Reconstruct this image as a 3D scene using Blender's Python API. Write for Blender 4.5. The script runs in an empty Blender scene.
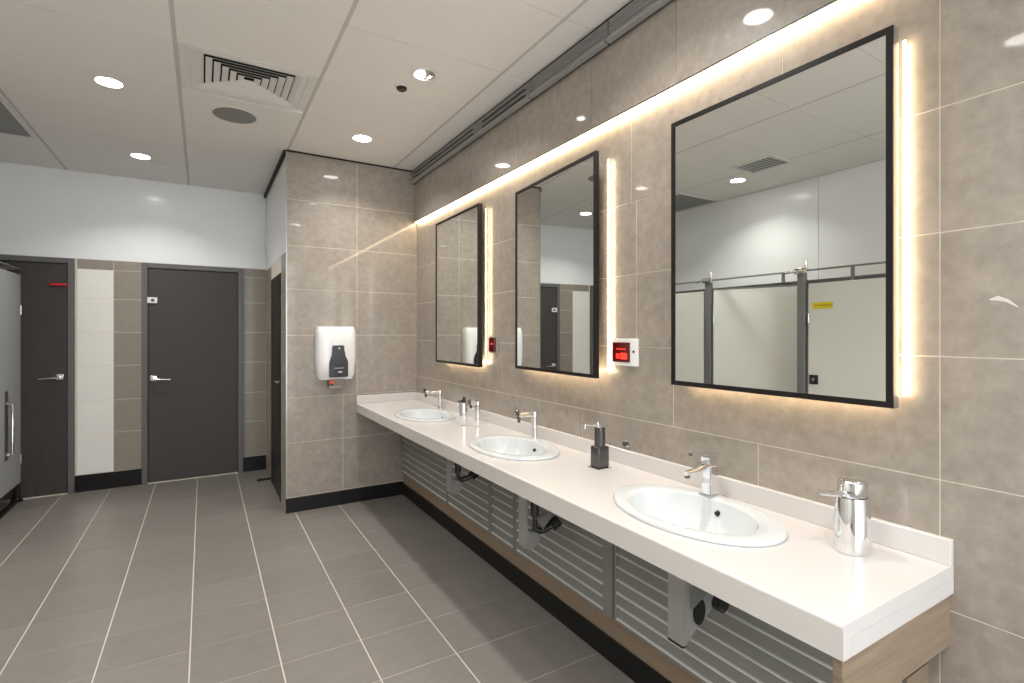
import bpy, bmesh, math, random
from mathutils import Vector, Matrix
random.seed(4)
S = bpy.context.scene
COL = S.collection
PI = math.pi
H = 2.87                     # ceiling height
W = 1.64                     # face of the mirror wall

# ---------------------------------------------------------------- camera
cam_d = bpy.data.cameras.new('camera'); cam = bpy.data.objects.new('camera', cam_d); COL.objects.link(cam)
cam.location = (0, 0, 1.42)
cam.rotation_euler = (PI/2, 0, -0.54)
cam_d.sensor_width = 36; cam_d.lens = 36*514.7/1024
cam_d.shift_y = -(341.5-333.4)/1024
cam_d.clip_start = 0.02
S.camera = cam
S.view_settings.view_transform = 'Standard'; S.view_settings.look = 'None'
S.view_settings.gamma = 1; S.view_settings.use_curve_mapping = False
S.view_settings.exposure = 0.34
wd = bpy.data.worlds.new('world'); S.world = wd; wd.use_nodes = True
wd.node_tree.nodes['Background'].inputs[0].default_value = (.9, .95, 1, 1)
wd.node_tree.nodes['Background'].inputs[1].default_value = 4.6  # strong world light, fills the room through the added opening
LAMP_W = 7.4      # downlights
LED_E = 25.0        # warm strips

# ---------------------------------------------------------------- materials
def srgb(r, g, b):
    f = lambda c: (c/255/12.92) if c/255 <= .04045 else ((c/255+.055)/1.055)**2.4
    return (f(r), f(g), f(b), 1)
def mat(name, col, rough=.5, metal=0., coat=0., coat_r=.05, noise=0., scale=8., bump=0., island=0., emit=None, es=0., stretch=None, spec=.5, col2=None):
    m = bpy.data.materials.new(name); m.use_nodes = True
    nt = m.node_tree; N = nt.nodes; L = nt.links; b = N['Principled BSDF']
    b.inputs['Base Color'].default_value = col
    b.inputs['Roughness'].default_value = rough; b.inputs['Metallic'].default_value = metal
    b.inputs['Coat Weight'].default_value = coat; b.inputs['Coat Roughness'].default_value = coat_r
    b.inputs['Specular IOR Level'].default_value = spec
    if emit: b.inputs['Emission Color'].default_value = emit; b.inputs['Emission Strength'].default_value = es
    g = N.new('ShaderNodeNewGeometry')
    mp = N.new('ShaderNodeMapping'); L.new(g.outputs['Position'], mp.inputs['Vector'])
    if stretch: mp.inputs['Scale'].default_value = stretch
    n = N.new('ShaderNodeTexNoise'); n.inputs['Scale'].default_value = scale; n.inputs['Detail'].default_value = 6; n.inputs['Roughness'].default_value = .62
    L.new(mp.outputs[0], n.inputs['Vector'])
    if noise or island:
        r = N.new('ShaderNodeMapRange'); r.inputs['From Min'].default_value = .3; r.inputs['From Max'].default_value = .7
        r.inputs['To Min'].default_value = 1-noise; r.inputs['To Max'].default_value = 1+noise*.7
        L.new(n.outputs['Fac'], r.inputs['Value'])
        r2 = N.new('ShaderNodeMapRange'); r2.inputs['To Min'].default_value = 1-island; r2.inputs['To Max'].default_value = 1+island
        L.new(g.outputs['Random Per Island'], r2.inputs['Value'])
        mu = N.new('ShaderNodeMath'); mu.operation = 'MULTIPLY'; L.new(r.outputs[0], mu.inputs[0]); L.new(r2.outputs[0], mu.inputs[1])
        base = N.new('ShaderNodeMix'); base.data_type = 'RGBA'
        base.inputs[6].default_value = col; base.inputs[7].default_value = col2 or col
        n2 = N.new('ShaderNodeTexNoise'); n2.inputs['Scale'].default_value = scale*.3; n2.inputs['Detail'].default_value = 3; L.new(mp.outputs[0], n2.inputs['Vector'])
        L.new(n2.outputs['Fac'], base.inputs[0])
        vm = N.new('ShaderNodeVectorMath'); vm.operation = 'SCALE'; L.new(base.outputs[2], vm.inputs[0]); L.new(mu.outputs[0], vm.inputs['Scale'])
        L.new(vm.outputs[0], b.inputs['Base Color'])
    if bump:
        bp = N.new('ShaderNodeBump'); bp.inputs['Strength'].default_value = bump; bp.inputs['Distance'].default_value = .01
        L.new(n.outputs['Fac'], bp.inputs['Height']); L.new(bp.outputs[0], b.inputs['Normal'])
    return m
M = {}
M['tile'] = mat('stone_tile', srgb(166,156,145), .42, coat=.35, coat_r=.04, noise=.17, scale=26, island=.05, col2=srgb(145,136,126))
M['tile_dark'] = mat('brown_stone_tile', srgb(126,113,98), .5, coat=.2, noise=.12, scale=14, island=.05)
M['tile_back'] = mat('taupe_tile', srgb(150,141,130), .45, coat=.2, coat_r=.08, noise=.08, scale=22, island=.04)
M['tile_white'] = mat('white_tile', srgb(240,238,232), .3, coat=.3, noise=.02)
M['grout'] = mat('pale_grout', srgb(222,214,200), .8, noise=.05)
M['floor'] = mat('grey_floor_tile', srgb(128,123,118), .4, coat=.2, coat_r=.15, noise=.07, scale=14, island=.05, stretch=(1,3,1), col2=srgb(118,113,108))
M['floor_grout'] = mat('floor_grout', srgb(205,198,186), .8, noise=.04)
M['ceiling'] = mat('ceiling_board', srgb(236,232,226), .75, noise=.012, scale=60)
M['ceiling_gap'] = mat('ceiling_grid', srgb(200,197,191), .7, noise=.02)
M['white_wall'] = mat('white_gloss_panel', srgb(243,245,246), .3, coat=.3, coat_r=.12, noise=.01)
M['plain_wall'] = mat('white_paint', srgb(216,216,212), .7, noise=.02)
M['black_base'] = mat('black_skirting', srgb(20,18,18), .4, spec=.3, noise=.1)
M['door'] = mat('charcoal_laminate', srgb(76,71,68), .5, spec=.3, noise=.05, scale=10, stretch=(6,6,.5))
M['door_wood'] = mat('dark_wood_laminate', srgb(69,63,60), .5, spec=.3, noise=.14, scale=12, stretch=(6,6,.35))
M['door_frame'] = mat('grey_steel_frame', srgb(98,97,97), .4, noise=.03)
M['black'] = mat('black_metal', srgb(26,23,23), .4, spec=.3, noise=.05)
M['matte_black'] = mat('matt_black', srgb(14,13,13), .7, noise=.05)
M['chrome'] = mat('chrome', (.82,.82,.83,1), .07, metal=1, noise=.01)
M['steel'] = mat('brushed_steel', srgb(170,170,168), .3, metal=.9, noise=.05, scale=30, stretch=(1,1,8))
M['dark_steel'] = mat('smoked_chrome', srgb(96,94,94), .22, metal=.8, noise=.04)
M['counter'] = mat('white_solid_surface', srgb(211,207,204), .22, coat=.3, coat_r=.08, noise=.008, scale=40)
M['ceramic'] = mat('white_ceramic', srgb(212,216,217), .12, coat=.5, coat_r=.03, noise=.004)
M['bead'] = mat('bead_painted_light', srgb(218,218,214), .3, metal=.2, noise=.01)  # pale tone paints the light caught along the slat lips
M['louvre'] = mat('grey_louvre_metal', srgb(138,138,134), .36, metal=.2, noise=.03)
M['louvre_stile'] = mat('grey_stile_metal', srgb(140,140,137), .4, metal=.3, noise=.03)
M['bracket'] = mat('grey_bracket_metal', srgb(168,167,163), .35, metal=.4, noise=.03)
M['wood'] = mat('oak_laminate', srgb(152,134,112), .5, noise=.22, scale=9, stretch=(.6,1,9), col2=srgb(128,112,94))
M['wood_low'] = mat('brown_plinth_laminate', srgb(140,122,102), .5, noise=.12, scale=9, stretch=(1,.5,6))
M['grille'] = mat('dark_grey_grille', srgb(158,157,156), .38, metal=.3, noise=.03)
M['speaker'] = mat('speaker_mesh', srgb(138,138,134), .7, noise=.03, scale=80)
M['plastic'] = mat('white_plastic', srgb(238,238,238), .28, coat=.3, noise=.004)
M['black_plastic'] = mat('black_plastic', srgb(26,25,26), .25, coat=.4, noise=.04)
M['clear'] = mat('smoky_plastic', srgb(150,140,134), .25, noise=.05)
M['red'] = mat('red_plastic', srgb(206,30,34), .35, noise=.03)
M['dark_red'] = mat('dark_red_panel', srgb(96,8,16), .18, coat=.6, noise=.1, scale=60)
M['led_red'] = mat('red_indicator', srgb(255,40,30), .3, noise=.01, emit=(1,.05,.03,1), es=.9)
M['orange'] = mat('orange_plastic', srgb(214,92,58), .35, noise=.03)
M['yellow'] = mat('yellow_label', srgb(226,206,30), .5, noise=.02)
M['label_ink'] = mat('label_ink', srgb(150,132,20), .6, noise=.02)
M['cubicle_white'] = mat('white_cubicle_laminate', srgb(226,226,220), .35, coat=.15, noise=.01)
M['cubicle_grey'] = mat('grey_cubicle_laminate', srgb(170,172,172), .65, spec=.25, noise=.02)
M['alu'] = mat('aluminium_profile', srgb(140,142,144), .4, metal=.5, noise=.03)
M['casing'] = mat('grey_mirror_casing', srgb(128,122,115), .35, metal=.3, noise=.02)
M['mirror'] = mat('mirror_glass', (.80,.825,.795,1), .0, metal=1)
M['lamp'] = mat('downlight_diffuser', (1,1,1,1), .5, noise=.001, emit=(1,.97,.93,1), es=30)
M['led'] = mat('warm_led', (1,.9,.7,1), .5, noise=.001, emit=(1,.77,.48,1), es=LED_E)
M['led_side'] = mat('warm_led_mirror', (1,.9,.7,1), .5, noise=.001, emit=(1,.77,.48,1), es=LED_E)
M['trim_white'] = mat('white_enamel', srgb(226,223,218), .4, noise=.01)
M['vent_grey'] = mat('grey_vent', srgb(150,150,146), .6, noise=.03)
M['scuff'] = mat('chalk_scuff', srgb(214,208,200), .8, noise=.02)

# ---------------------------------------------------------------- mesh helpers
def obj(name, bm, m, parent=None, smooth=False, loc=None):
    me = bpy.data.meshes.new(name)
    bmesh.ops.recalc_face_normals(bm, faces=bm.faces[:])
    bm.to_mesh(me); bm.free()
    for x in (m if isinstance(m, (list, tuple)) else [m]): me.materials.append(x)
    o = bpy.data.objects.new(name, me); COL.objects.link(o)
    if parent: o.parent = parent
    if loc: o.location = loc
    if smooth:
        for p in me.polygons: p.use_smooth = True
        try: me.set_sharp_from_angle(angle=math.radians(38))
        except Exception: pass
    return o
def tag(o, label=None, cat=None, group=None, kind=None):
    if label: o['label'] = label
    if cat: o['category'] = cat
    if group: o['group'] = group
    if kind: o['kind'] = kind
    return o
def thing(name, label, cat, loc=(0,0,0), rz=0, group=None, kind=None):
    o = bpy.data.objects.new(name, None); COL.objects.link(o); o.empty_display_size = .05
    o.location = loc; o.rotation_euler = (0,0,rz)
    return tag(o, label, cat, group, kind)
def box(bm, x0, x1, y0, y1, z0, z1, mi=0, bev=0.):
    r = bmesh.ops.create_cube(bm, size=1)
    vs = r['verts']
    bmesh.ops.scale(bm, vec=(x1-x0, y1-y0, z1-z0), verts=vs)
    bmesh.ops.translate(bm, vec=((x0+x1)/2, (y0+y1)/2, (z0+z1)/2), verts=vs)
    fs = set(f for v in vs for f in v.link_faces)
    for f in fs: f.material_index = mi
    if bev:
        es = set(e for v in vs for e in v.link_edges)
        rr = bmesh.ops.bevel(bm, geom=list(es), offset=bev, segments=3, affect='EDGES', profile=.5)
        for f in rr['faces']: f.material_index = mi
    return vs
def B(*a, **k):
    bm = bmesh.new(); box(bm, *a, **k); return bm
def cyl(bm, p0, p1, r0, r1=None, seg=24, cap=True):
    r1 = r0 if r1 is None else r1
    p0, p1 = Vector(p0), Vector(p1); d = p1-p0
    q = Vector((0,0,1)).rotation_difference(d.normalized()).to_matrix().to_4x4()
    mt = Matrix.Translation((p0+p1)/2) @ q
    return bmesh.ops.create_cone(bm, cap_ends=cap, segments=seg, radius1=r0, radius2=r1, depth=d.length, matrix=mt)['verts']
def CY(*a, **k):
    bm = bmesh.new(); cyl(bm, *a, **k); return bm
def tube(bm, pts, r, seg=12, flat=1.):
    """swept tube along points, r a number or list; flat squashes vertically"""
    pts = [Vector(p) for p in pts]; n = len(pts)
    rs = r if isinstance(r, (list, tuple)) else [r]*n
    rings = []
    for i, p in enumerate(pts):
        t = (pts[min(i+1, n-1)]-pts[max(i-1, 0)]).normalized()
        up = Vector((0,0,1)) if abs(t.z) < .95 else Vector((1,0,0))
        s = t.cross(up).normalized(); u = s.cross(t).normalized()
        rings.append([bm.verts.new(p+s*math.cos(a)*rs[i]+u*math.sin(a)*rs[i]*flat) for a in [2*PI*k/seg for k in range(seg)]])
    for a, b in zip(rings, rings[1:]):
        for k in range(seg): bm.faces.new((a[k], a[(k+1)%seg], b[(k+1)%seg], b[k]))
    bm.faces.new(rings[0][::-1]); bm.faces.new(rings[-1])
    return bm
def lathe(bm, prof, cx=0, cy=0, seg=64, sx=1., sy=1., close_bottom=True):
    """prof: list of (r, z, dx, dy)"""
    rings = []
    for p in prof:
        r, z = p[0], p[1]; dx = p[2] if len(p) > 2 else 0; dy = p[3] if len(p) > 3 else 0
        rings.append([bm.verts.new((cx+dx+r*sx*math.cos(2*PI*k/seg), cy+dy+r*sy*math.sin(2*PI*k/seg), z)) for k in range(seg)])
    for a, b in zip(rings, rings[1:]):
        for k in range(seg): bm.faces.new((a[k], a[(k+1)%seg], b[(k+1)%seg], b[k]))
    if close_bottom: bm.faces.new(rings[-1])
    return rings
def prism(bm, poly, axis, a, b, mi=0):
    """extrude a 2-D polygon between a and b along axis 0/1/2; poly in the other two axes order"""
    def P(u, v, w):
        return {0:(w,u,v), 1:(u,w,v), 2:(u,v,w)}[axis]
    A = [bm.verts.new(P(u,v,a)) for u, v in poly]; Bv = [bm.verts.new(P(u,v,b)) for u, v in poly]
    n = len(poly); fs = [bm.faces.new(A[::-1]), bm.faces.new(Bv)]
    for k in range(n): fs.append(bm.faces.new((A[k], A[(k+1)%n], Bv[(k+1)%n], Bv[k])))
    for f in fs: f.material_index = mi

G = .0017    # half a wall joint
def tiles(bm, axis, face, into, u0, u1, rows, mi=0, g=G, th=.007):
    """rows: list of (z0, z1, [joints]) ; face: plane coordinate of tile faces ; into: +1/-1 direction behind the face"""
    for z0, z1, js in rows:
        us = [u0]+sorted(j for j in js if u0 < j < u1)+[u1]
        for a, b in zip(us, us[1:]):
            p = sorted((face, face+into*th))
            if axis == 'x': box(bm, p[0], p[1], a+g, b-g, z0+g, z1-g, mi)
            else: box(bm, a+g, b-g, p[0], p[1], z0+g, z1-g, mi)
def slab(bm, axis, face, into, u0, u1, z0, z1, mi, th=.1, off=.0012):
    p = sorted((face+into*off, face+into*th))
    if axis == 'x': box(bm, p[0], p[1], u0, u1, z0, z1, mi)
    else: box(bm, u0, u1, p[0], p[1], z0, z1, mi)

# ---------------------------------------------------------------- SETTING
YB, YD, XS = 5.95, 4.40, .56
XL, YF = -2.7, -1.8
# floor
bm = bmesh.new()
xs = [-2.7, -2.417, -2.079, -1.741, -1.403, -1.065, -.727, -.389, -.051, .287, .625, .963, 1.64]
ys = [YF]+[1.767+.319*k for k in range(-11, 14)]+[6.0]
for a, b in zip(xs, xs[1:]):
    for c, d in zip(ys, ys[1:]):
        if a < XS or c < YD or True: box(bm, a+.0026, b-.0026, c+.0019, d-.0019, -.01, 0, 0)
box(bm, XL, 1.75, YF, 6.05, -.1, -.0012, 1)
tag(obj('floor', bm, [M['floor'], M['floor_grout']]), 'grey rectangular stone-look floor tiles with pale grout lines', 'floor', kind='structure')
# ceiling
bm = bmesh.new()
cx = [XL, -1.72, -1.04, -.122, .572, 1.43, W+.02]
cy_ = [YF]+[2.48+.57*k for k in range(-7, 6)]+[6.0]
for i, (a, b) in enumerate(zip(cx, cx[1:])):
    for c, d in zip(cy_, cy_[1:]):
        if i == 3 and abs(c-3.05) < .02: continue      # the diffuser's own cell
        box(bm, a+.010, b-.010, c+.002, d-.002, H, H+.012, 0)
for a, b, c, d in ((XL, -.11, YF, 6.0), (.585, W+.1, YF, 6.0), (-.11, .585, YF, 3.05), (-.11, .585, 3.62, 6.0)):
    box(bm, a, b, c, d, H+.003, H+.1, 1)
for a in cx[2:-1]:                                    # slim grid runner between the boards
    box(bm, a-.012, a+.012, YF, 6.0, H+.0015, H+.005, 1)
tag(obj('ceiling', bm, [M['ceiling'], M['ceiling_gap']]), 'off-white suspended ceiling of rectangular boards', 'ceiling', kind='structure')
# mirror wall
R = [.06, .385, .71, 1.04, 1.36, 1.682, 2.006, 2.43]
J = {0:[.575,1.3,2.2,3.1,3.9], 1:[.575,1.5,2.4,3.3], 2:[.575,1.086,2.043,2.92,3.75], 3:[.575,1.459,2.27,2.87,3.65],
     4:[.575,1.667,1.92,2.87,3.6], 5:[.575,1.667,2.87,3.6], 6:[.575,1.70,1.0,2.87,3.6]}
bm = bmesh.new()
rows = [(R[i], R[i+1], J[i]+[-1.3,-.35]) for i in range(7)]
tiles(bm, 'x', W, 1, YF, YD, rows)
tiles(bm, 'x', W, 1, YF, .58, [(2.43, H, [-.35,-1.3])])
slab(bm, 'x', W, 1, YF, YD, 0, H, 1, th=.15)
wr = tag(obj('wall_right', bm, [M['tile'], M['grout']]), 'mirror wall of large beige stone tiles with pale grout', 'wall', kind='structure')
bm = bmesh.new()
UX = 1.612
tiles(bm, 'x', UX, 1, .58, YD, [(2.412, 2.80, [.8, 1.419, 1.943, 2.618, 3.25, 3.9])], th=.026)
slab(bm, 'x', UX, 1, .581, YD, 2.4135, H, 1, th=.027, off=.003)
tag(obj('wall_right_upper', bm, [M['tile'], M['grout']]), 'projecting top band of beige stone tiles above the long light strip', 'wall', kind='structure')
# low projecting wall under the counter
bm = bmesh.new()
box(bm, 1.52, W, .60, YD, 0, .55, 0)
tag(obj('wall_right_lower', bm, M['wood_low']), 'brown low wall behind the slatted panels below the counter', 'wall', kind='structure')
# end wall with the dispenser
bm = bmesh.new()
ER = [(.0,.12,[]),(.12,.55,[.997]),(.55,.91,[.997]),(.91,1.405,[1.112]),(1.405,1.772,[1.112]),(1.772,2.12,[1.112]),(2.12,2.485,[1.112]),(2.485,H,[1.112])]
tiles(bm, 'y', YD, 1, XS, W+.02, ER)
slab(bm, 'y', YD, 1, XS+.001, W+.15, 0, H, 1, th=.06)
tag(obj('wall_end', bm, [M['tile'], M['grout']]), 'short beige tiled wall carrying the white dispenser', 'wall', kind='structure')
tag(obj('trim_1', B(XS-.002, XS+.006, YD-.004, YD+.003, 0, H), M['steel']), 'thin metal corner bead of the tiled end wall', 'trim', kind='structure')
# side wall of the passage
bm = bmesh.new()
tiles(bm, 'x', XS, 1, YD+.006, 4.70, [(a, b, []) for a, b in ((.0,.51),(.51,.81),(.81,1.124),(1.124,1.43),(1.43,1.735),(1.735,2.07))])
tiles(bm, 'x', XS, 1, 5.44, YB, [(a, b, []) for a, b in ((.0,.51),(.51,.81),(.81,1.124),(1.124,1.43),(1.43,1.735),(1.735,2.07))])
slab(bm, 'x', XS, 1, YD+.062, YB, 0, H, 1, th=.06)
box(bm, XS, XS+.007, YD+.006, YB, 2.07, H, 2)
tag(obj('wall_passage', bm, [M['tile_back'], M['grout'], M['white_wall']]), 'narrow passage side wall, white above and taupe tiles below', 'wall', kind='structure')
tag(obj('trim_2', B(XS-.02, XS+.0, YD+.01, YB, H-.035, H), M['matte_black']), 'black shadow gap strip along the top of the passage wall', 'trim', kind='structure')
tag(obj('trim_3', B(XS, 1.60, YD-.008, YD, H-.012, H), M['matte_black']), 'thin dark strip where tiled end wall meets ceiling', 'trim', kind='structure')
# back wall
bm = bmesh.new()
BR = [.0, .15, .51, .81, 1.124, 1.43, 1.735, 2.0, 2.09]
rr = [(a, b, []) for a, b in zip(BR, BR[1:])]
tiles(bm, 'y', YB, 1, -.97, -.71, rr[:-1], mi=3)
tiles(bm, 'y', YB, 1, -.97, -.71, rr[-1:], mi=0)
tiles(bm, 'y', YB, 1, -.71, -.497, rr, mi=0)
tiles(bm, 'y', YB, 1, .348, XS, rr, mi=0)
tiles(bm, 'y', YB, 1, XL, -1.83, [(a, b, [-2.3]) for a, b in zip(BR, BR[1:])], mi=0)
slab(bm, 'y', YB, 1, XL, XS+.06, 0, H, 1, th=.1, off=.0015)
box(bm, XL, XS, YB-.0005, YB+.007, 2.09, H, 2)
tag(obj('wall_back', bm, [M['tile_back'], M['grout'], M['white_wall'], M['tile_white']]), 'far wall, glossy white above, taupe tiles and one white tile column below', 'wall', kind='structure')
# left, bulkhead above cubicles, and wall behind the camera
bm = bmesh.new(); box(bm, XL-.1, XL, YF, YB, 0, H)
tag(obj('wall_left', bm, M['white_wall']), 'white wall behind the toilet cubicles', 'wall', kind='structure')
bm = bmesh.new()
for a, b in ((YF, 2.62), (2.62, 5.95)): box(bm, XL, -1.72, a+.002, b-.002, 1.92, H)
tag(obj('wall_bulkhead', bm, M['white_wall']), 'white panelled bulkhead above the toilet cubicles', 'wall', kind='structure')
bm = bmesh.new()
box(bm, XL, 0, YF-.1, YF, 0, H); box(bm, 1.5, W, YF-.1, YF, 0, H); box(bm, 0, 1.5, YF-.1, YF, 2.75, H)  # opening added out of view so world light brightens the room
tag(obj('wall_front', bm, M['plain_wall']), 'plain white wall behind the viewer, with a wide opening added for fill light', 'wall', kind='structure')
# skirtings
tag(obj('baseboard_end', B(XS-.004, 1.51, YD-.013, YD, 0, .115, bev=.002), M['black_base']), 'black tiled skirting under the dispenser wall', 'skirting', kind='structure')
tag(obj('baseboard_right', B(1.505, 1.52, .60, YD-.001, 0, .10, bev=.002), M['black_base']), 'black skirting running under the long counter', 'skirting', kind='structure')
bm = bmesh.new()
box(bm, -.982, -.7105, YB-.013, YB, 0, .148); box(bm, -.7095, -.499, YB-.013, YB, 0, .148); box(bm, .350, XS, YB-.013, YB, 0, .148)
tag(obj('baseboard_back', bm, M['black_base']), 'black skirting pieces beside the doors of the far wall', 'skirting', kind='structure')

# ---------------------------------------------------------------- doors
def lever(parent, x, z, y, d):
    """d: direction of lever along x"""
    bm = bmesh.new()
    box(bm, x-.028, x+.028, y-.012, y, z-.018, z+.034, bev=.006)
    cyl(bm, (x, y-.01, z), (x, y-.05, z), .010)
    tube(bm, [(x-.01*d, y-.05, z), (x+.05*d, y-.052, z+.001), (x+.135*d, y-.05, z-.004)], [.010, .009, .007], flat=.8)
    return obj('door_handle', bm, M['chrome'], parent, smooth=True)
def door(n, x0, x1, label, mleaf, right_handle):
    d = thing('door_%d' % n, label, 'door', ((x0+x1)/2, YB, 0), kind='structure')
    k = -(x0+x1)/2
    def L(a): return a+k
    bm = bmesh.new(); fw = .046; z1 = 2.085
    box(bm, L(x0), L(x0+fw), -.03, .0, 0, z1, bev=.003); box(bm, L(x1-fw), L(x1), -.03, .0, 0, z1, bev=.003)
    box(bm, L(x0+fw), L(x1-fw), -.03, 0, z1-fw, z1, bev=.003)
    obj('door_frame', bm, M['door_frame'], d)
    obj('shadow_gap', B(L(x0+fw), L(x1-fw), -.004, 0, .0, z1-fw), M['matte_black'], d)
    lf = obj('door_leaf', B(L(x0+fw+.006), L(x1-fw-.004), -.018, -.004, .012, z1-fw-.006), mleaf, d)
    if right_handle: lever(lf, L(x1-.10), 1.03, -.018, -1)
    else: lever(lf, L(x0+.09), .985, -.018, 1)
    obj('threshold', B(L(x0+fw), L(x1-fw), -.028, 0, 0, .008), M['floor_grout'], d)
    return d, L, lf
d1, L1, lf1 = door(1, -1.83, -.984, 'dark wood-grain door with red closer tab beside the white tile column', M['door_wood'], True)
bm = bmesh.new(); box(bm, L1(-1.15), L1(-1.032), -.04, -.019, 1.838, 1.858, bev=.006)
obj('warning_tab', bm, M['red'], d1, smooth=True)
bm = bmesh.new(); box(bm, L1(-1.50), L1(-1.36), -.06, -.019, 1.95, 1.99, bev=.004); cyl(bm, (L1(-1.41), -.05, 1.99), (L1(-1.41), -.05, 2.02), .012)
obj('door_closer', bm, M['dark_steel'], d1)
d2, L2, lf2 = door(2, -.497, .348, 'plain charcoal door in a grey steel frame at the far wall', M['door'], False)
bm = bmesh.new(); box(bm, L2(-.455), L2(-.375), -.034, -.018, 1.705, 1.762, bev=.005)
o = obj('indicator_plate', bm, M['plastic'], lf2)
bm = bmesh.new(); cyl(bm, (L2(-.412), -.037, 1.734), (L2(-.412), -.0335, 1.734), .014); obj('indicator_dial', bm, M['dark_steel'], o)
# passage door
d3 = thing('door_3', 'black-framed dark door in the narrow passage side wall', 'door', (XS, 5.07, 0), kind='structure')
bm = bmesh.new()
for a, b in ((-.35, -.31), (.28, .32)): box(bm, -.007, 0, a, b, 0, 1.93, bev=.002)
box(bm, -.007, 0, -.31, .28, 1.89, 1.93, bev=.002)
obj('door_frame', bm, M['black'], d3)
obj('door_leaf', B(-.004, -.001, -.31, .28, .01, 1.89), mat('dark_glossy_leaf', srgb(34,33,33), .4, spec=.3, noise=.03), d3)
bm = bmesh.new(); cyl(bm, (-.004, -.24, 1.0), (-.02, -.24, 1.0), .009); tube(bm, [(-.02,-.24,1.0), (-.022,-.12,1.0)], .006)
obj('door_handle', bm, M['steel'], d3, smooth=True)
t = tag(obj('door_stop', B(.0, .13, -.012, .012, 0, .02, bev=.004), M['matte_black'], loc=(.44, 5.50, 0)), 'small black door stop on the floor near the passage door', 'door stop')

# ---------------------------------------------------------------- ceiling fittings
def lamp(parent, z, w, r=.055, col=(1,.965,.92)):
    ld = bpy.data.lights.new('downlight_bulb', 'AREA'); ld.shape = 'DISK'; ld.size = r*2; ld.energy = w; ld.color = col; ld.spread = math.radians(125)
    o = bpy.data.objects.new('bulb', ld); COL.objects.link(o); o.parent = parent; o.location = (0,0,z); return o
def ring_bm(r0, r1, z0, z1, seg=40):
    bm = bmesh.new(); lathe(bm, [(r0, z1), (r0, z0), (r0+(r1-r0)*.3, z0-.002), (r1, z0+.001), (r1, z1)], seg=seg, close_bottom=False); return bm
def downlight(x, y, label, w=LAMP_W):
    t = thing('downlight', label, 'light', (x, y, H), group='recessed round downlights')
    obj('trim_ring', ring_bm(.062, .074, -.003, 0), M['trim_white'], t, smooth=True)
    obj('lamp_lens', CY((0,0,-.0035), (0,0,-.0005), .063, seg=40), M['lamp'], t)
    lamp(t, -.006, w)
    return t
downlight(-.467, 3.74, 'bright downlight left of the square air diffuser')
downlight(-.44, 5.17, 'bright downlight nearest the far white wall')
downlight(1.01, 3.85, 'bright downlight in front of the tiled end wall')
downlight(1.05, 1.44, 'downlight over the nearest basin, beside the ceiling grille')
downlight(-.17, .88, 'downlight overhead, just above the viewer on the left')
downlight(-1.19, 3.08, 'downlight close to the toilet cubicles, seen in the largest mirror', LAMP_W*.8)
downlight(.66, -.2, 'unseen downlight added just behind the viewer for brightness and counter shadow', LAMP_W*1.5)  # added out of view, brightens and shapes the shadow under the counter
downlight(-1.0, -.6, 'unseen fill downlight added behind the viewer on the left')  # added out of view as fill light
downlight(-1.1, .3, 'unseen fill downlight added left of the viewer by the cubicles')  # extra fill lamp, added outside the frame
# gimbal spotlight
t = thing('spotlight', 'clear glass round spotlight between diffuser and mirror wall', 'light', (1.06, 2.72, H))
obj('trim_ring', ring_bm(.060, .080, -.006, 0), M['trim_white'], t, smooth=True)
bm = bmesh.new(); lathe(bm, [(.060, -.002), (.05, -.0008), (.03, -.0005)], seg=40)
obj('reflector', bm, M['steel'], t, smooth=True)
bm = bmesh.new(); cyl(bm, (-.018, .016, -.006), (-.018, .016, -.0006), .028); obj('bulb_lens', bm, M['lamp'], t)
bm = bmesh.new(); tube(bm, [(.02,-.03,-.004), (.045,.0,-.004), (.03,.035,-.004)], .004); obj('retaining_clip', bm, M['chrome'], t)
lamp(t, -.009, LAMP_W*.7, .04)
# detector
t = thing('smoke_sensor', 'small black round sensor beside the clear spotlight', 'sensor', (1.0, 2.93, H))
obj('base_ring', ring_bm(.026, .040, -.004, 0), M['trim_white'], t, smooth=True)
bm = bmesh.new(); lathe(bm, [(.030, -.001), (.030, -.014), (.022, -.022)], seg=32); obj('sensor_head', bm, M['black_plastic'], t, smooth=True)
# speaker
t = thing('ceiling_speaker', 'round grey ceiling speaker next to the square diffuser', 'speaker', (.178, 3.877, H))
obj('rim', ring_bm(.128, .142, -.005, 0), M['trim_white'], t, smooth=True)
bm = bmesh.new(); lathe(bm, [(.130, -.002), (.128, -.006), (.06, -.008)], seg=48); obj('speaker_mesh', bm, M['speaker'], t, smooth=True)
# square diffuser
t = thing('air_diffuser', 'square white four-way ceiling diffuser with nested slanted blades', 'air vent', (.225, 3.312, H))
hx, hy = .3345, .262
def frustum(bm, ax, ay, bx_, by_, z0, z1, th=.004):
    """square ring blade: outer low (ax,ay,z0) to inner high (bx,by,z1)"""
    def rg(x, y, z): return [bm.verts.new(p) for p in ((-x,-y,z), (x,-y,z), (x,y,z), (-x,y,z))]
    a, b, c, d = rg(ax, ay, z0), rg(bx_, by_, z1), rg(bx_, by_, z1+th), rg(ax, ay, z0+th)
    for p, q in ((a,b), (b,c), (c,d), (d,a)):
        for k in range(4): bm.faces.new((p[k], p[(k+1)%4], q[(k+1)%4], q[k]))
bm = bmesh.new()
o_x, o_y, i_x, i_y = hx, hy, .255, .210
for a in ((-o_x, o_x, -o_y, -i_y), (-o_x, o_x, i_y, o_y), (-o_x, -i_x, -i_y, i_y), (i_x, o_x, -i_y, i_y)):
    box(bm, a[0], a[1], a[2], a[3], -.003, .006)
frustum(bm, .290, .240, .283, .233, -.006, -.003, .004)
obj('face_frame', bm, M['trim_white'], t)
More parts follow.
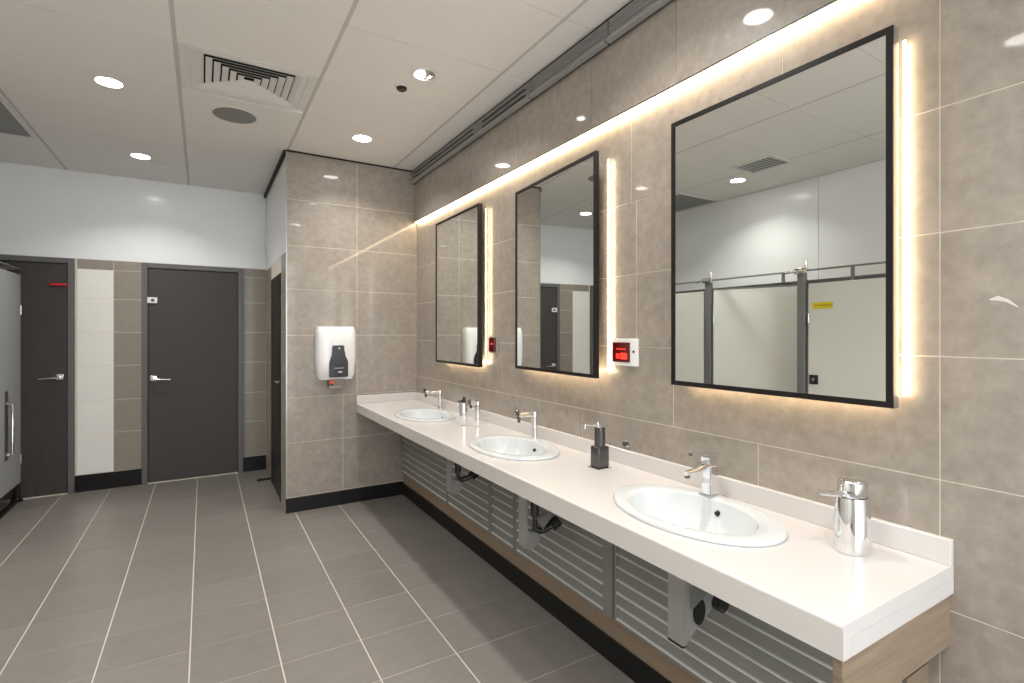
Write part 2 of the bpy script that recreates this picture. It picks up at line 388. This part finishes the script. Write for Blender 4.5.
obj('neck_box', (lambda b: (box(b, -o_x, o_x, -o_y, o_y, .11, .13), box(b, -i_x-.01, -i_x, -i_y, i_y, .006, .11), box(b, i_x, i_x+.01, -i_y, i_y, .006, .11), box(b, -i_x, i_x, -i_y-.01, -i_y, .006, .11), box(b, -i_x, i_x, i_y, i_y+.01, .006, .11), b)[-1])(bmesh.new()), M['matte_black'], t)
for k in range(6):
    s = 1-k*.155; s2 = s-.125
    bm = bmesh.new(); frustum(bm, i_x*s, i_y*s, i_x*max(s2,.02), i_y*max(s2,.02), -.002, .010, .002)
    obj('blade', bm, M['trim_white'], t)
# extra vents near the cubicles
def slat_vent(x0, x1, y0, y1, label, n):
    cx0, cy0 = (x0+x1)/2, (y0+y1)/2; hx, hy = (x1-x0)/2, (y1-y0)/2
    t = thing('return_air_grille', label, 'air vent', (cx0, cy0, H))
    bm = bmesh.new(); f = .022
    for a in ((-hx, hx, -hy, -hy+f), (-hx, hx, hy-f, hy), (-hx, -hx+f, -hy+f, hy-f), (hx-f, hx, -hy+f, hy-f)): box(bm, *a, -.008, 0)
    obj('frame', bm, M['trim_white'], t)
    obj('backing', B(-hx+f, hx-f, -hy+f, hy-f, -.001, 0), M['matte_black'] if n < 20 else M['grille'], t)
    bm = bmesh.new()
    for k in range(n):
        yy = -hy+f+(k+.5)*(2*hy-2*f)/n
        if n < 20: prism(bm, [(yy-.006, -.001), (yy+.008, -.007), (yy+.01, -.006), (yy-.003, 0)], 0, -hx+f, hx-f)
        else: box(bm, -hx+f, hx-f, yy-.004, yy+.0045, -.005, -.001)
    obj('slats', bm, M['grille'] if n < 20 else M['vent_grey'], t)
    return t
slat_vent(-1.68, -1.06, 3.66, 5.09, 'large flat grey return air grille at the left ceiling edge', 110)
slat_vent(-1.12, -.80, 2.5, 2.88, 'small dark slatted ceiling vent reflected in the largest mirror', 9)
# corrugated grille along the mirror wall top
t = thing('linear_air_grille', 'long dark grey ribbed metal grille where mirror wall meets ceiling', 'air vent', (1.60, 0, H))
cuts = [-1.8, -.6, .58, 1.80, 2.445, 3.115, YD-.002]
for a, b in zip(cuts, cuts[1:]):
    prof = [(.003, -.012)]
    n = 5
    for k in range(n):
        z = -.014-k*.0165
        prof += [(-.006, z), (-.012, z-.004), (-.012, z-.008), (-.004, z-.0125)]
    prof += [(-.012, -.098), (-.026, -.104), (-.026, -.118), (.003, -.124)]
    bm = bmesh.new(); prism(bm, prof, 1, a+.005, b-.005)
    pn = obj('ribbed_panel', bm, M['grille'], t)
    if a > 1.9:
        bm = bmesh.new()
        for zz in (-.046, -.079): box(bm, -.0130, -.006, a+.06, b-.08, zz-.006, zz+.004)
        obj('air_slot', bm, M['matte_black'], pn)
obj('backing', B(-.002, .0025, -1.8, YD-.001, -.124, -.001), M['matte_black'], t)

# ---------------------------------------------------------------- long LED strip
t = thing('led_strip', 'long warm light strip tucked under the top tile band above the mirrors', 'light', (W, 0, 2.41))
bm = bmesh.new(); box(bm, -.024, -.002, .60, YD-.03, -.010, -.004)
obj('diffuser', bm, M['led'], t)
obj('channel', B(-.026, 0, .59, YD-.02, -.004, 0), M['steel'], t)

# ---------------------------------------------------------------- mirrors
def mirror(y0, y1, z0, z1, label, tilt, side_mat, fr=.017, th=.032, X0=1.57, sx=.052, sy=-.010):
    yc = (y0+y1)/2; hw = (y1-y0)/2
    t = thing('backlit_mirror', label, 'mirror', (X0, yc, z0), rz=-tilt, group='backlit mirrors on the tiled wall')
    h = z1-z0
    bm = bmesh.new()
    for a in ((-hw, -hw+fr, 0, h), (hw-fr, hw, 0, h)): box(bm, 0, .006, a[0], a[1], a[2], a[3])
    for a in ((0, fr), (h-fr, h)): box(bm, 0, .006, -hw+fr, hw-fr, a[0], a[1])
    obj('frame', bm, M['black'], t)
    obj('mirror_glass', B(.003, .006, -hw+fr, hw-fr, fr, h-fr), M['mirror'], t)
    obj('casing', B(.006, th, -hw, hw, 0, h), side_mat, t)
    for yy in (-hw*.2, hw*.2):
        for zz in (.2, h-.2): obj('wall_bracket', B(th, W-.001-X0-abs(tilt)*.1, yy-.02, yy+.02, zz-.02, zz+.02), M['steel'], t)
    obj('side_light_strip', B(sx, sx+.003, -hw+sy+.002, -hw+sy+.008, .03, h-.03), M['led_side'], t)
    obj('bottom_light_strip', B(th+.001, th+.007, -hw+.03, hw-.04, .018, .030), M['led_side'], t)
    return t
mirror(3.046, 3.803, 1.195, 2.285, 'farthest backlit wall mirror with black frame, over the basin by the end wall', math.radians(.6), M['black'])
mirror(1.832, 2.632, 1.212, 2.262, 'middle backlit wall mirror with black frame, between the two red panels', math.radians(3.8), M['black'], th=.020, X0=1.573, sx=.074, sy=-.002)
mirror(.652, 1.408, 1.220, 2.240, 'largest and nearest backlit wall mirror with black frame reflecting the cubicles', 0, M['casing'])

# ---------------------------------------------------------------- wall panels, knob, scuff
t = thing('emergency_call_panel', 'white wall plate with glowing red display between nearest and middle mirrors', 'control panel', (W, 1.736, 1.334))
obj('plate', B(-.014, 0, -.086, .086, -.060, .062, bev=.003), M['plastic'], t)
s = obj('display', B(-.019, -.014, -.045, .066, -.044, .046, bev=.002), M['dark_red'], t)
bm = bmesh.new()
for a in ((-.03, .012, -.03, -.002), (.018, .040, -.028, -.006)): box(bm, -.0205, -.0185, *a, bev=.002)
for k in range(4): box(bm, -.0200, -.0188, -.02+k*.016, -.011+k*.016, .012, .018)
obj('indicator_light', bm, M['led_red'], s)
bm = bmesh.new(); cyl(bm, (-.0155, -.066, .005), (-.0135, -.066, .005), .006); obj('screw', bm, M['dark_steel'], t)
t = thing('emergency_call_panel', 'slim dark red wall panel between middle and farthest mirrors', 'control panel', (W, 2.965, 1.345))
obj('plate', B(-.010, 0, -.062, .062, -.055, .058, bev=.003), M['vent_grey'], t)
s = obj('display', B(-.015, -.010, -.045, .050, -.046, .048, bev=.002), M['dark_red'], t)
obj('indicator_light', B(-.0163, -.0145, -.012, .014, .004, .010), M['led_red'], s)
t = thing('wall_knob', 'tiny chrome knob on the tiles above the backsplash', 'knob', (W, 1.722, .923))
bm = bmesh.new(); cyl(bm, (-.004,0,0), (0,0,0), .016); obj('base_plate', bm, M['chrome'], t, smooth=True)
bm = bmesh.new(); cyl(bm, (-.022,0,0), (-.004,0,0), .011, .009); obj('knob', bm, M['dark_steel'], t, smooth=True)
bm = bmesh.new(); tube(bm, [(W-.0005, .476, 1.502), (W-.0005, .462, 1.5045), (W-.0005, .445, 1.498), (W-.0005, .425, 1.482)], [.0015, .006, .004, .001], flat=1.)
for v in bm.verts: v.co.x = W-.0006+(v.co.x-W)*.1
obj('chalk_scuff', bm, M['scuff'], wr)

# ---------------------------------------------------------------- counter
CX0, CY0, ZT, ZB = 1.105, .546, .83, .758
SINKS = [(1.378, 1.15), (1.368, 2.275), (1.365, 3.49)]
RX, RY = .203, .302
bm = bmesh.new()
poly = [(W-.001, ZT), (CX0+.006, ZT), (CX0+.0015, ZT-.002), (CX0, ZT-.006), (CX0, ZB), (CX0+.03, ZB), (CX0+.03, ZT-.032), (W-.001, ZT-.032)]
prism(bm, poly, 1, CY0, YD-.0005)
box(bm, CX0+.031, W-.001, CY0, CY0+.03, ZB, ZT-.0325)
ct = obj('vanity_counter_top', bm, M['counter'])
cuts_ = []
for x, y in SINKS:
    bm = bmesh.new(); lathe(bm, [(1, .70), (1, .9)], x, y, sx=RX*.90, sy=RY*.92)
    bm.faces.new([v for v in bm.verts if abs(v.co.z-.70) < 1e-4][::-1])
    c = obj('cutter', bm, M['counter']); cuts_.append(c)
    md = ct.modifiers.new('b', 'BOOLEAN'); md.operation = 'DIFFERENCE'; md.object = c; md.solver = 'EXACT'
bpy.context.view_layer.update()
dg = bpy.context.evaluated_depsgraph_get()
me = bpy.data.meshes.new_from_object(ct.evaluated_get(dg))
ct.modifiers.clear(); ct.data = me; ct.name = 'counter_slab'
for c in cuts_: bpy.data.objects.remove(c)
root = thing('vanity_counter', 'long white solid-surface counter holding three oval basins', 'counter', (1.37, 2.48, 0))
ct.parent = root; ct.location = (-1.37, -2.48, 0)
def cpart(name, bm, m, **k):
    o = obj(name, bm, m, root, **k); o.location = (-1.37, -2.48, 0); return o
bm = bmesh.new(); box(bm, W-.019, W-.0005, CY0, YD-.001, ZT, ZT+.066, bev=.002)
cpart('backsplash', bm, M['counter'])
bm = bmesh.new(); box(bm, CX0, W-.02, YD-.019, YD-.001, ZT, ZT+.066, bev=.002)
cpart('end_splash', bm, M['counter'])
cpart('end_board', B(CX0+.012, W-.0005, CY0+.008, CY0+.026, .622, ZB), M['wood'])

# louvred panels
def louvre(y0, y1, label, s0=.02, s1=.02):
    """y0 < y1 ; one access panel in the plane x = 1.5"""
    t = thing('louvred_panel', label, 'panel', (1.50, (y0+y1)/2, .195), group='grey slatted access panels under the counter')
    hw = (y1-y0)/2-.004; z1 = .56
    bm = bmesh.new()
    box(bm, 0, .018, -hw, -hw+s0, 0, z1, bev=.0015); box(bm, 0, .018, hw-s1, hw, 0, z1, bev=.0015)
    box(bm, 0, .018, -hw+s0, hw-s1, 0, .012)
    obj('frame', bm, M['louvre_stile'], t)
    bm = bmesh.new(); n = 10; p = (z1-.012)/n
    for k in range(n):
        a = .012+k*p
        prism(bm, [(.016, a+.0005), (.003, a+.001), (.003, a+.012), (.010, a+p-.001), (.016, a+p-.001)], 1, -hw+s0, hw-s1)
        prism(bm, [(.0035, a+.002), (-.003, a+.003), (-.006, a+.006), (-.004, a+.010), (.0035, a+.0115)], 1, -hw+s0, hw-s1, 1)  # bead coloured lighter than the slat, as a painted lit edge
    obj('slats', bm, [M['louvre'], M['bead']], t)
    return t
louvre(3.405, YD-.02, 'slatted grey panel farthest away, against the tiled end wall')
louvre(2.764, 3.405, 'slatted grey panel just right of the farthest bracket')
louvre(2.470, 2.764, 'narrowest slatted grey panel, left of the middle bracket')
louvre(1.663, 2.470, 'slatted grey panel right of the middle bracket, wide stile at its right', s0=.06)
louvre(.605, 1.663, 'nearest slatted grey panel, behind the nearest bracket', s0=.13)

# brackets with pipe fittings
def bracket(y, zb, label, style):
    t = thing('counter_bracket', label, 'bracket', (1.30, y, zb), group='metal brackets below the basins')
    w = .062; zt = .685-zb
    if style == 0:
        obj('front_plate', B(0, .010, 0, w, .004, zt, bev=.0015), M['bracket'], t)
        bm = bmesh.new()
        prism(bm, [(.010, .0), (.055, .035), (.190, .115), (.190, .15), (.17, .19), (.13, zt), (.010, zt)], 1, 0, .004)
        obj('side_gusset', bm, M['bracket'], t)
        bm = bmesh.new(); prism(bm, [(.03, .12), (.09, .15), (.17, .17), (.155, .19), (.08, .235), (.03, .25)], 1, -.014, -.001)
        obj('hinge_arm', bm, M['steel'], t)
        bm = bmesh.new(); cyl(bm, (.162, -.03, .105), (.162, -.001, .105), .026); obj('pipe_cap', bm, M['black_plastic'], t, smooth=True)
        bm = bmesh.new(); lathe(bm, [(1, 0), (1, .004)], 0, 0, seg=28, sx=.028, sy=.042)
        bm.faces.new(bm.verts[:28]) if False else None
        for v in bm.verts: v.co = Vector((.075+v.co.x, -.001-v.co.z*.8, .095+v.co.y))
        obj('cable_hole', bm, M['matte_black'], t)
        obj('foot_pad', B(.0, .02, .002, w, -.004, .004), M['matte_black'], t)
    else:
        bm = bmesh.new(); prof = [(0, .03), (.004, .012), (.03, .0), (.07, .02), (.09, .07), (.02, .09), (.012, .1), (.012, zt), (0, zt)]
        prism(bm, prof, 1, 0, w)
        obj('front_plate', bm, M['bracket'], t)
        obj('mounting_arm', B(.010, .1985, w-.012, w-.004, zt-.07, zt-.02), M['bracket'], t)
        bm = bmesh.new(); cyl(bm, (.045, -.012, .10), (.045, -.012, zt-.02), .012)
        cyl(bm, (.045, -.012, zt-.12), (.045, -.012, zt-.03), .020)
        tube(bm, [(.045,-.012,.105), (.07,-.014,.09), (.10,-.02,.095), (.14,-.03,.115)], [.012,.016,.017,.016])
        obj('drain_pipe', bm, M['black_plastic'], t, smooth=True)
        bm = bmesh.new(); cyl(bm, (.125,-.03,.105), (.165,-.035,.130), .028, .027); obj('pipe_nut', bm, M['black_plastic'], t, smooth=True)
        if style == 1:
            bm = bmesh.new(); cyl(bm, (.06,-.02,.13), (.125,-.03,.17), .036, .014); obj('trap_cup', bm, M['bracket'], t, smooth=True)
    return t
bracket(1.118, .425, 'nearest metal bracket with triangular gusset under the counter', 0)
bracket(2.045, .392, 'middle bracket with black drain pipe and curved foot', 1)
bracket(2.905, .425, 'farthest bracket with a black pipe arm beneath the counter', 2)

# ---------------------------------------------------------------- basins
def basin(x, y, label):
    t = thing('wash_basin', label, 'sink', (x, y, ZT), group='oval drop-in basins')
    bm = bmesh.new()
    dx, dy = -.004, .004
    prof = [(.955, .0003), (.995, .0012), (1., .006), (.985, .0125), (.94, .0145), (.84, .0135), (.775, .0125, dx, dy), (.752, .009, dx, dy), (.735, -.004, dx, dy),
            (.70, -.035, dx, dy), (.62, -.075, dx, dy), (.46, -.105, dx, dy), (.25, -.120, dx, dy), (.10, -.124, dx, dy),
            (.11, -.134, dx, dy), (.48, -.116, dx, dy), (.66, -.085, dx, dy), (.76, -.035, dx, dy), (.80, -.002, dx, dy), (.86, .0003)]
    lathe(bm, prof, sx=RX, sy=RY, seg=96, close_bottom=False)
    n = 96; vs = bm.verts[:] ; bm.verts.ensure_lookup_table()
    first = [bm.verts[k] for k in range(n)]; last = [bm.verts[(len(prof)-1)*n+k] for k in range(n)]
    for k in range(n): bm.faces.new((last[k], last[(k+1)%n], first[(k+1)%n], first[k]))
    obj('bowl', bm, M['ceramic'], t, smooth=True)
    bm = bmesh.new(); cyl(bm, (dx, dy, -.125), (dx, dy, -.120), .030); obj('drain', bm, M['chrome'], t, smooth=True)
    bm = bmesh.new(); ox = dx+RX*.700
    cyl(bm, (ox-.0065, dy+.0, -.030), (ox+.004, dy, -.027), .0085, seg=24); obj('overflow_hole', bm, M['matte_black'], t)
    return t
basin(*SINKS[0], 'nearest oval white basin, beside the chunky chrome soap pump')
basin(*SINKS[1], 'middle oval white basin in the counter')
basin(*SINKS[2], 'farthest oval white basin, next to the tiled end wall')

# ---------------------------------------------------------------- taps
t = thing('basin_tap', 'chrome lever mixer tap with angled spout at the nearest basin', 'tap', (1.555, 1.215, ZT+.0145), group='chrome taps')
bm = bmesh.new()
def rect(x0, x1, hw, z): return [(x0,-hw,z), (x1,-hw,z), (x1,hw,z), (x0,hw,z)]
secs = [rect(-.026,.026,.023,.002), rect(-.023,.024,.020,.05), rect(-.019,.022,.017,.10), rect(-.030,.024,.018,.118), rect(-.030,.025,.018,.142)]
def loft(bm, secs):
    rs = [[bm.verts.new(p) for p in s] for s in secs]; n = len(secs[0])
    for a, b in zip(rs, rs[1:]):
        for k in range(n): bm.faces.new((a[k], a[(k+1)%n], b[(k+1)%n], b[k]))
    bm.faces.new(rs[0][::-1]); bm.faces.new(rs[-1])
loft(bm, secs); bmesh.ops.bevel(bm, geom=bm.edges[:], offset=.004, segments=2, affect='EDGES')
obj('body', bm, M['chrome'], t, smooth=True)
obj('base_plate', B(-.032, .03, -.027, .027, 0, .004, bev=.0015), M['chrome'], t)
bm = bmesh.new(); tube(bm, [(.012,0,.108), (-.03,0,.108), (-.075,0,.094), (-.115,0,.093), (-.130,0,.092)], [.019,.019,.015,.0125,.011], seg=16, flat=.75)
sp = obj('spout', bm, M['chrome'], t, smooth=True)
bm = bmesh.new(); cyl(bm, (-.120,0,.076), (-.120,0,.09), .009); obj('aerator', bm, M['dark_steel'], sp, smooth=True)
bm = bmesh.new(); loft(bm, [[(.027,-.015,.141),(.027,.015,.141),(.027,.015,.150),(.027,-.015,.150)], [(-.04,-.012,.143),(-.04,.012,.143),(-.04,.012,.153),(-.04,-.012,.153)], [(-.105,-.009,.150),(-.105,.009,.150),(-.105,.009,.159),(-.105,-.009,.159)]])
obj('lever', bm, M['chrome'], t)
def slim_tap(x, y, z, s, label, reach=.105):
    t = thing('basin_tap', label, 'tap', (x, y, z), group='chrome taps')
    bm = bmesh.new(); cyl(bm, (0,0,.003), (0,0,.135*s), .0165); cyl(bm, (0,0,0), (0,0,.004), .02)
    obj('body', bm, M['chrome'], t, smooth=True)
    bm = bmesh.new(); cyl(bm, (0,0,.135*s), (0,0,.160*s), .021, .018); obj('cartridge_cap', bm, M['chrome'], t, smooth=True)
    bm = bmesh.new(); tube(bm, [(.012,0,.142*s), (-reach*.5,0,.146*s), (-reach,0,.146*s)], [.015,.014,.012]); a = obj('spout', bm, M['chrome'], t, smooth=True)
    bm = bmesh.new(); cyl(bm, (-reach+.004,0,.108*s), (-reach+.004,0,.146*s), .0085); obj('nozzle', bm, M['dark_steel'], a, smooth=True)
    bm = bmesh.new(); bmesh.ops.create_uvsphere(bm, u_segments=16, v_segments=10, radius=.0125, matrix=Matrix.Translation((-reach-.008, 0, .168*s))); cyl(bm, (-reach-.006,0,.146*s), (-reach-.008,0,.165*s), .005)
    obj('lever_knob', bm, M['dark_steel'], t, smooth=True)
    return t
slim_tap(1.565, 2.37, ZT+.0, 1.0, 'slim chrome tap with ball-ended arm at the middle basin')
slim_tap(1.585, 3.74, ZT+.0, .92, 'slim chrome tap at the farthest basin', reach=.12)
slim_tap(1.575, 3.075, ZT+.004, .82, 'short slim chrome tap behind the round soap pump', reach=.055)
tag(obj('deck_plate', B(-.10, .06, -.15, .11, 0, .004, bev=.0015), M['counter'], loc=(1.53, 3.06, ZT)), 'thin pale tray under the round soap pump and short tap', 'tray')

# ---------------------------------------------------------------- soap pumps
t = thing('soap_dispenser', 'chunky oval chrome soap pump at the near end of the counter', 'soap dispenser', (1.515, .725, ZT), rz=-.12, group='counter soap pumps')
bm = bmesh.new(); lathe(bm, [(.96,.001), (1.,.005), (1.,.03), (.97,.09), (.90,.142), (.86,.148)], sx=.049, sy=.042, seg=48); bm.faces.new([v for v in bm.verts if abs(v.co.z-.001) < 1e-5][::-1])
obj('body', bm, M['chrome'], t, smooth=True)
bm = bmesh.new(); lathe(bm, [(.9,.149), (.93,.152), (.90,.185), (.80,.193), (.3,.195)], sx=.044, sy=.038, seg=8); bmesh.ops.bevel(bm, geom=bm.edges[:], offset=.002, segments=2, affect='EDGES')
obj('pump_head', bm, M['chrome'], t, smooth=True)
bm = bmesh.new(); tube(bm, [(-.03,0,.158), (-.08,.004,.163), (-.125,.008,.170)], [.010,.008,.0055]); obj('spout', bm, M['chrome'], t, smooth=True)
t = thing('soap_dispenser', 'tall narrow dark soap pump with chrome column between near and middle basins', 'soap dispenser', (1.488, 1.735, ZT), group='counter soap pumps')
obj('base_plate', B(-.04, .036, -.036, .036, 0, .007, bev=.002), M['chrome'], t)
obj('body', B(-.031, .031, -.028, .028, .007, .098, bev=.006), M['dark_steel'], t, smooth=True)
bm = bmesh.new(); cyl(bm, (0,0,.098), (0,0,.182), .024); obj('column', bm, M['dark_steel'], t, smooth=True)
bm = bmesh.new(); box(bm, -.028, .03, -.024, .024, .182, .194, bev=.003); cyl(bm, (-.012,0,.194), (-.012,0,.204), .01); obj('pump_head', bm, M['chrome'], t, smooth=True)
bm = bmesh.new(); tube(bm, [(-.02,0,.192), (-.06,0,.196), (-.088,0,.203)], [.008,.007,.006]); cyl(bm, (-.082,0,.18), (-.082,0,.2), .006); obj('spout', bm, M['chrome'], t, smooth=True)
t = thing('soap_dispenser', 'round chrome soap pump with black top between middle and farthest basins', 'soap dispenser', (1.437, 3.005, ZT+.004), group='counter soap pumps')
bm = bmesh.new(); lathe(bm, [(.026,.0), (.027,.003), (.027,.13), (.022,.142)], seg=32); bm.faces.new([v for v in bm.verts if v.co.z < 1e-5][::-1]); obj('body', bm, M['chrome'], t, smooth=True)
bm = bmesh.new(); cyl(bm, (0,0,.142), (0,0,.158), .015); cyl(bm, (.004,0,.158), (.004,0,.176), .010); obj('pump_head', bm, M['black_plastic'], t, smooth=True)
bm = bmesh.new(); tube(bm, [(.0,0,.152), (-.035,0,.150)], .006); obj('spout', bm, M['dark_steel'], t, smooth=True)

# ---------------------------------------------------------------- dispenser on the end wall
t = thing('wall_dispenser', 'white rounded wall dispenser with black front insert on the tiled end wall', 'dispenser', (.932, YD, 1.045))
bm = bmesh.new()
def rr_(hw, y, z, n=5, r=.05):
    return None
secs = []
N = 12
for k in range(N+1):
    u = k/N; z = .43*u
    e = min(1, 1-((2*u-1)**2)**3*.10)
    hw = .156*(1-.10*max(0, .35-u)/.35)*(.94 if k in (0, N) else 1)
    dp = .105*(1-.18*abs(2*u-1)**3)*(.90 if k in (0, N) else 1)
    s = []
    for j in range(17):
        a = PI*j/16
        ca, sa = math.cos(a), math.sin(a)
        px = math.copysign(abs(ca)**.45, ca)*hw; py = -(abs(sa)**.45)*dp
        s.append((px, py, z))
    secs.append(s)
loft(bm, secs)
obj('cover', bm, M['plastic'], t, smooth=True)
bm = bmesh.new()
prism(bm, [(-.068,.022), (.078,.022), (.078,.150), (.060,.190), (.048,.205), (.048,.278), (-.044,.278), (-.044,.205), (-.052,.190), (-.068,.14)], 1, -.128, -.098)
bmesh.ops.bevel(bm, geom=[e for e in bm.edges], offset=.006, segments=2, affect='EDGES')
ins = obj('front_insert', bm, M['black_plastic'], t)
bm = bmesh.new(); box(bm, .0, .03, -.1295, -.127, .058, .070); box(bm, -.03, .045, -.1290, -.127, .094, .098)
obj('chrome_mark', bm, M['steel'], ins)
bm = bmesh.new(); cyl(bm, (.006,-.130,.255), (.006,-.127,.255), .008); obj('keyhole', bm, M['steel'], ins)
bm = bmesh.new(); box(bm, -.05, .06, -.085, -.03, -.03, .004, bev=.004); box(bm, -.06, .045, -.08, -.035, -.078, -.046, bev=.008); box(bm, -.03, .03, -.07, -.045, -.05, -.028)
obj('drip_tray', bm, M['clear'], t)
obj('feed_tab', B(-.062, -.022, -.092, -.05, -.034, -.002, bev=.003), M['orange'], t)

# ---------------------------------------------------------------- toilet cubicles on the left
CXF = -1.35
tag(obj('head_rail', B(CXF-.012, CXF+.012, YF+.01, YB-.002, 1.960, 1.974, bev=.002), M['alu']), 'thin grey metal rail running along the top of the cubicles', 'rail')
def post(y, label, dark=False):
    t = thing('cubicle_post', label, 'post', (CXF, y, 0), group='grey cubicle posts')
    obj('profile', B(-.02, .02, -.034, .034, .0, 1.95, bev=.003), M['alu'], t)
    bm = bmesh.new(); box(bm, .012, .045, -.06, .05, 1.94, 1.99, bev=.004); cyl(bm, (.03,-.05,1.98), (.03,-.05,2.05), .012); tube(bm, [(.04,.04,1.965), (.05,.09,1.955), (.04,.14,1.955)], .010)
    obj('rail_clamp', bm, M['chrome'], t, smooth=True)
    obj('foot', B(-.03, .03, -.05, .05, 0, .02, bev=.004), M['chrome'], t)
    return t
post(4.93, 'grey cubicle post beside the farthest grey cubicle door')
post(3.53, 'grey cubicle post left in the nearest mirror, at the hinge of the ajar door')
post(2.56, 'grey cubicle post next to the white door with the yellow label')
post(1.50, 'grey cubicle post left of the viewer')
post(.45, 'grey cubicle post beside the viewer')
def cdoor(y0, y1, zt, m, label, ang=0, hinge=1, grp='white cubicle doors'):
    """closed door between y0 and y1 in the cubicle front; hinge at y1; positive ang swings inwards"""
    t = thing('cubicle_door', label, 'door', (CXF, y1, 0), rz=-ang, group=grp)
    obj('door_panel', B(-.010, .010, -(y1-y0), 0, .15, zt, bev=.002), m, t)
    bm = bmesh.new()
    for z in (.35, zt-.3): cyl(bm, (.012,0,z-.04), (.012,0,z+.04), .008)
    obj('hinge', bm, M['chrome'], t, smooth=True)
    return t
far = cdoor(4.99, 5.93, 1.92, M['cubicle_grey'], 'grey cubicle door at the left edge with a vertical pull handle', grp=None)
bm = bmesh.new(); tube(bm, [(.012,-.385,.46), (.05,-.385,.46), (.05,-.385,.86), (.012,-.385,.86)], .012); obj('pull_handle', bm, M['chrome'], far, smooth=True)
obj('handle_plate', B(.010, .014, -.43, -.34, .42, .96, bev=.001), M['steel'], far)
bm = bmesh.new(); cyl(bm, (0,-.06,.02), (0,-.06,.15), .022); cyl(bm, (0,-.06,0), (0,-.06,.02), .04); box(bm, -.01, .01, -.94, -.001, .12, .15); obj('foot', bm, M['black_plastic'], far)
tag(obj('cubicle_floor_track', B(CXF-.02, CXF+.02, 4.99, 5.93, 0, .022, bev=.004), M['black']), 'black floor track below the grey cubicle door', 'track')
cdoor(3.585, 4.87, 1.86, M['cubicle_white'], 'fixed white cubicle panel between post and farthest grey door')
a_ = cdoor(2.62, 3.47, 1.86, M['cubicle_white'], 'white cubicle door standing ajar between two posts, seen in the nearest mirror', ang=math.radians(18))
obj('edge_strip', B(-.011, .011, -.85, 0, 1.86, 1.875), M['alu'], a_)
lab = cdoor(1.56, 2.50, 1.85, M['cubicle_white'], 'white cubicle door with a yellow label and black lock')
s = obj('yellow_label', B(.010, .013, -.20, -.035, 1.63, 1.685), M['yellow'], lab)
bm = bmesh.new()
for k in range(9): box(bm, .0128, .0135, -.19+k*.015, -.18+k*.015, 1.652, 1.664)
obj('label_print', bm, M['label_ink'], s)
s = obj('lock', B(.010, .022, -.085, -.012, .985, 1.065, bev=.003), M['black_plastic'], lab)
bm = bmesh.new(); cyl(bm, (.022,-.048,1.025), (.026,-.048,1.025), .014); obj('lock_knob', bm, M['steel'], s, smooth=True)
cdoor(.51, 1.44, 1.86, M['cubicle_white'], 'white cubicle door left of the viewer, without any label')
cdoor(-1.7, .39, 1.86, M['cubicle_white'], 'wide white cubicle panel behind the viewer')
for y, l in ((2.73, 'small rail hanger above the ajar cubicle door'), (2.15, 'small rail hanger above the white door with the yellow label')):
    tag(obj('rail_hanger', B(CXF-.008, CXF+.008, y-.012, y+.012, 1.855 if y < 2.5 else 1.88, 1.961), M['alu']), l, 'hanger', 'rail hangers above the cubicle doors')
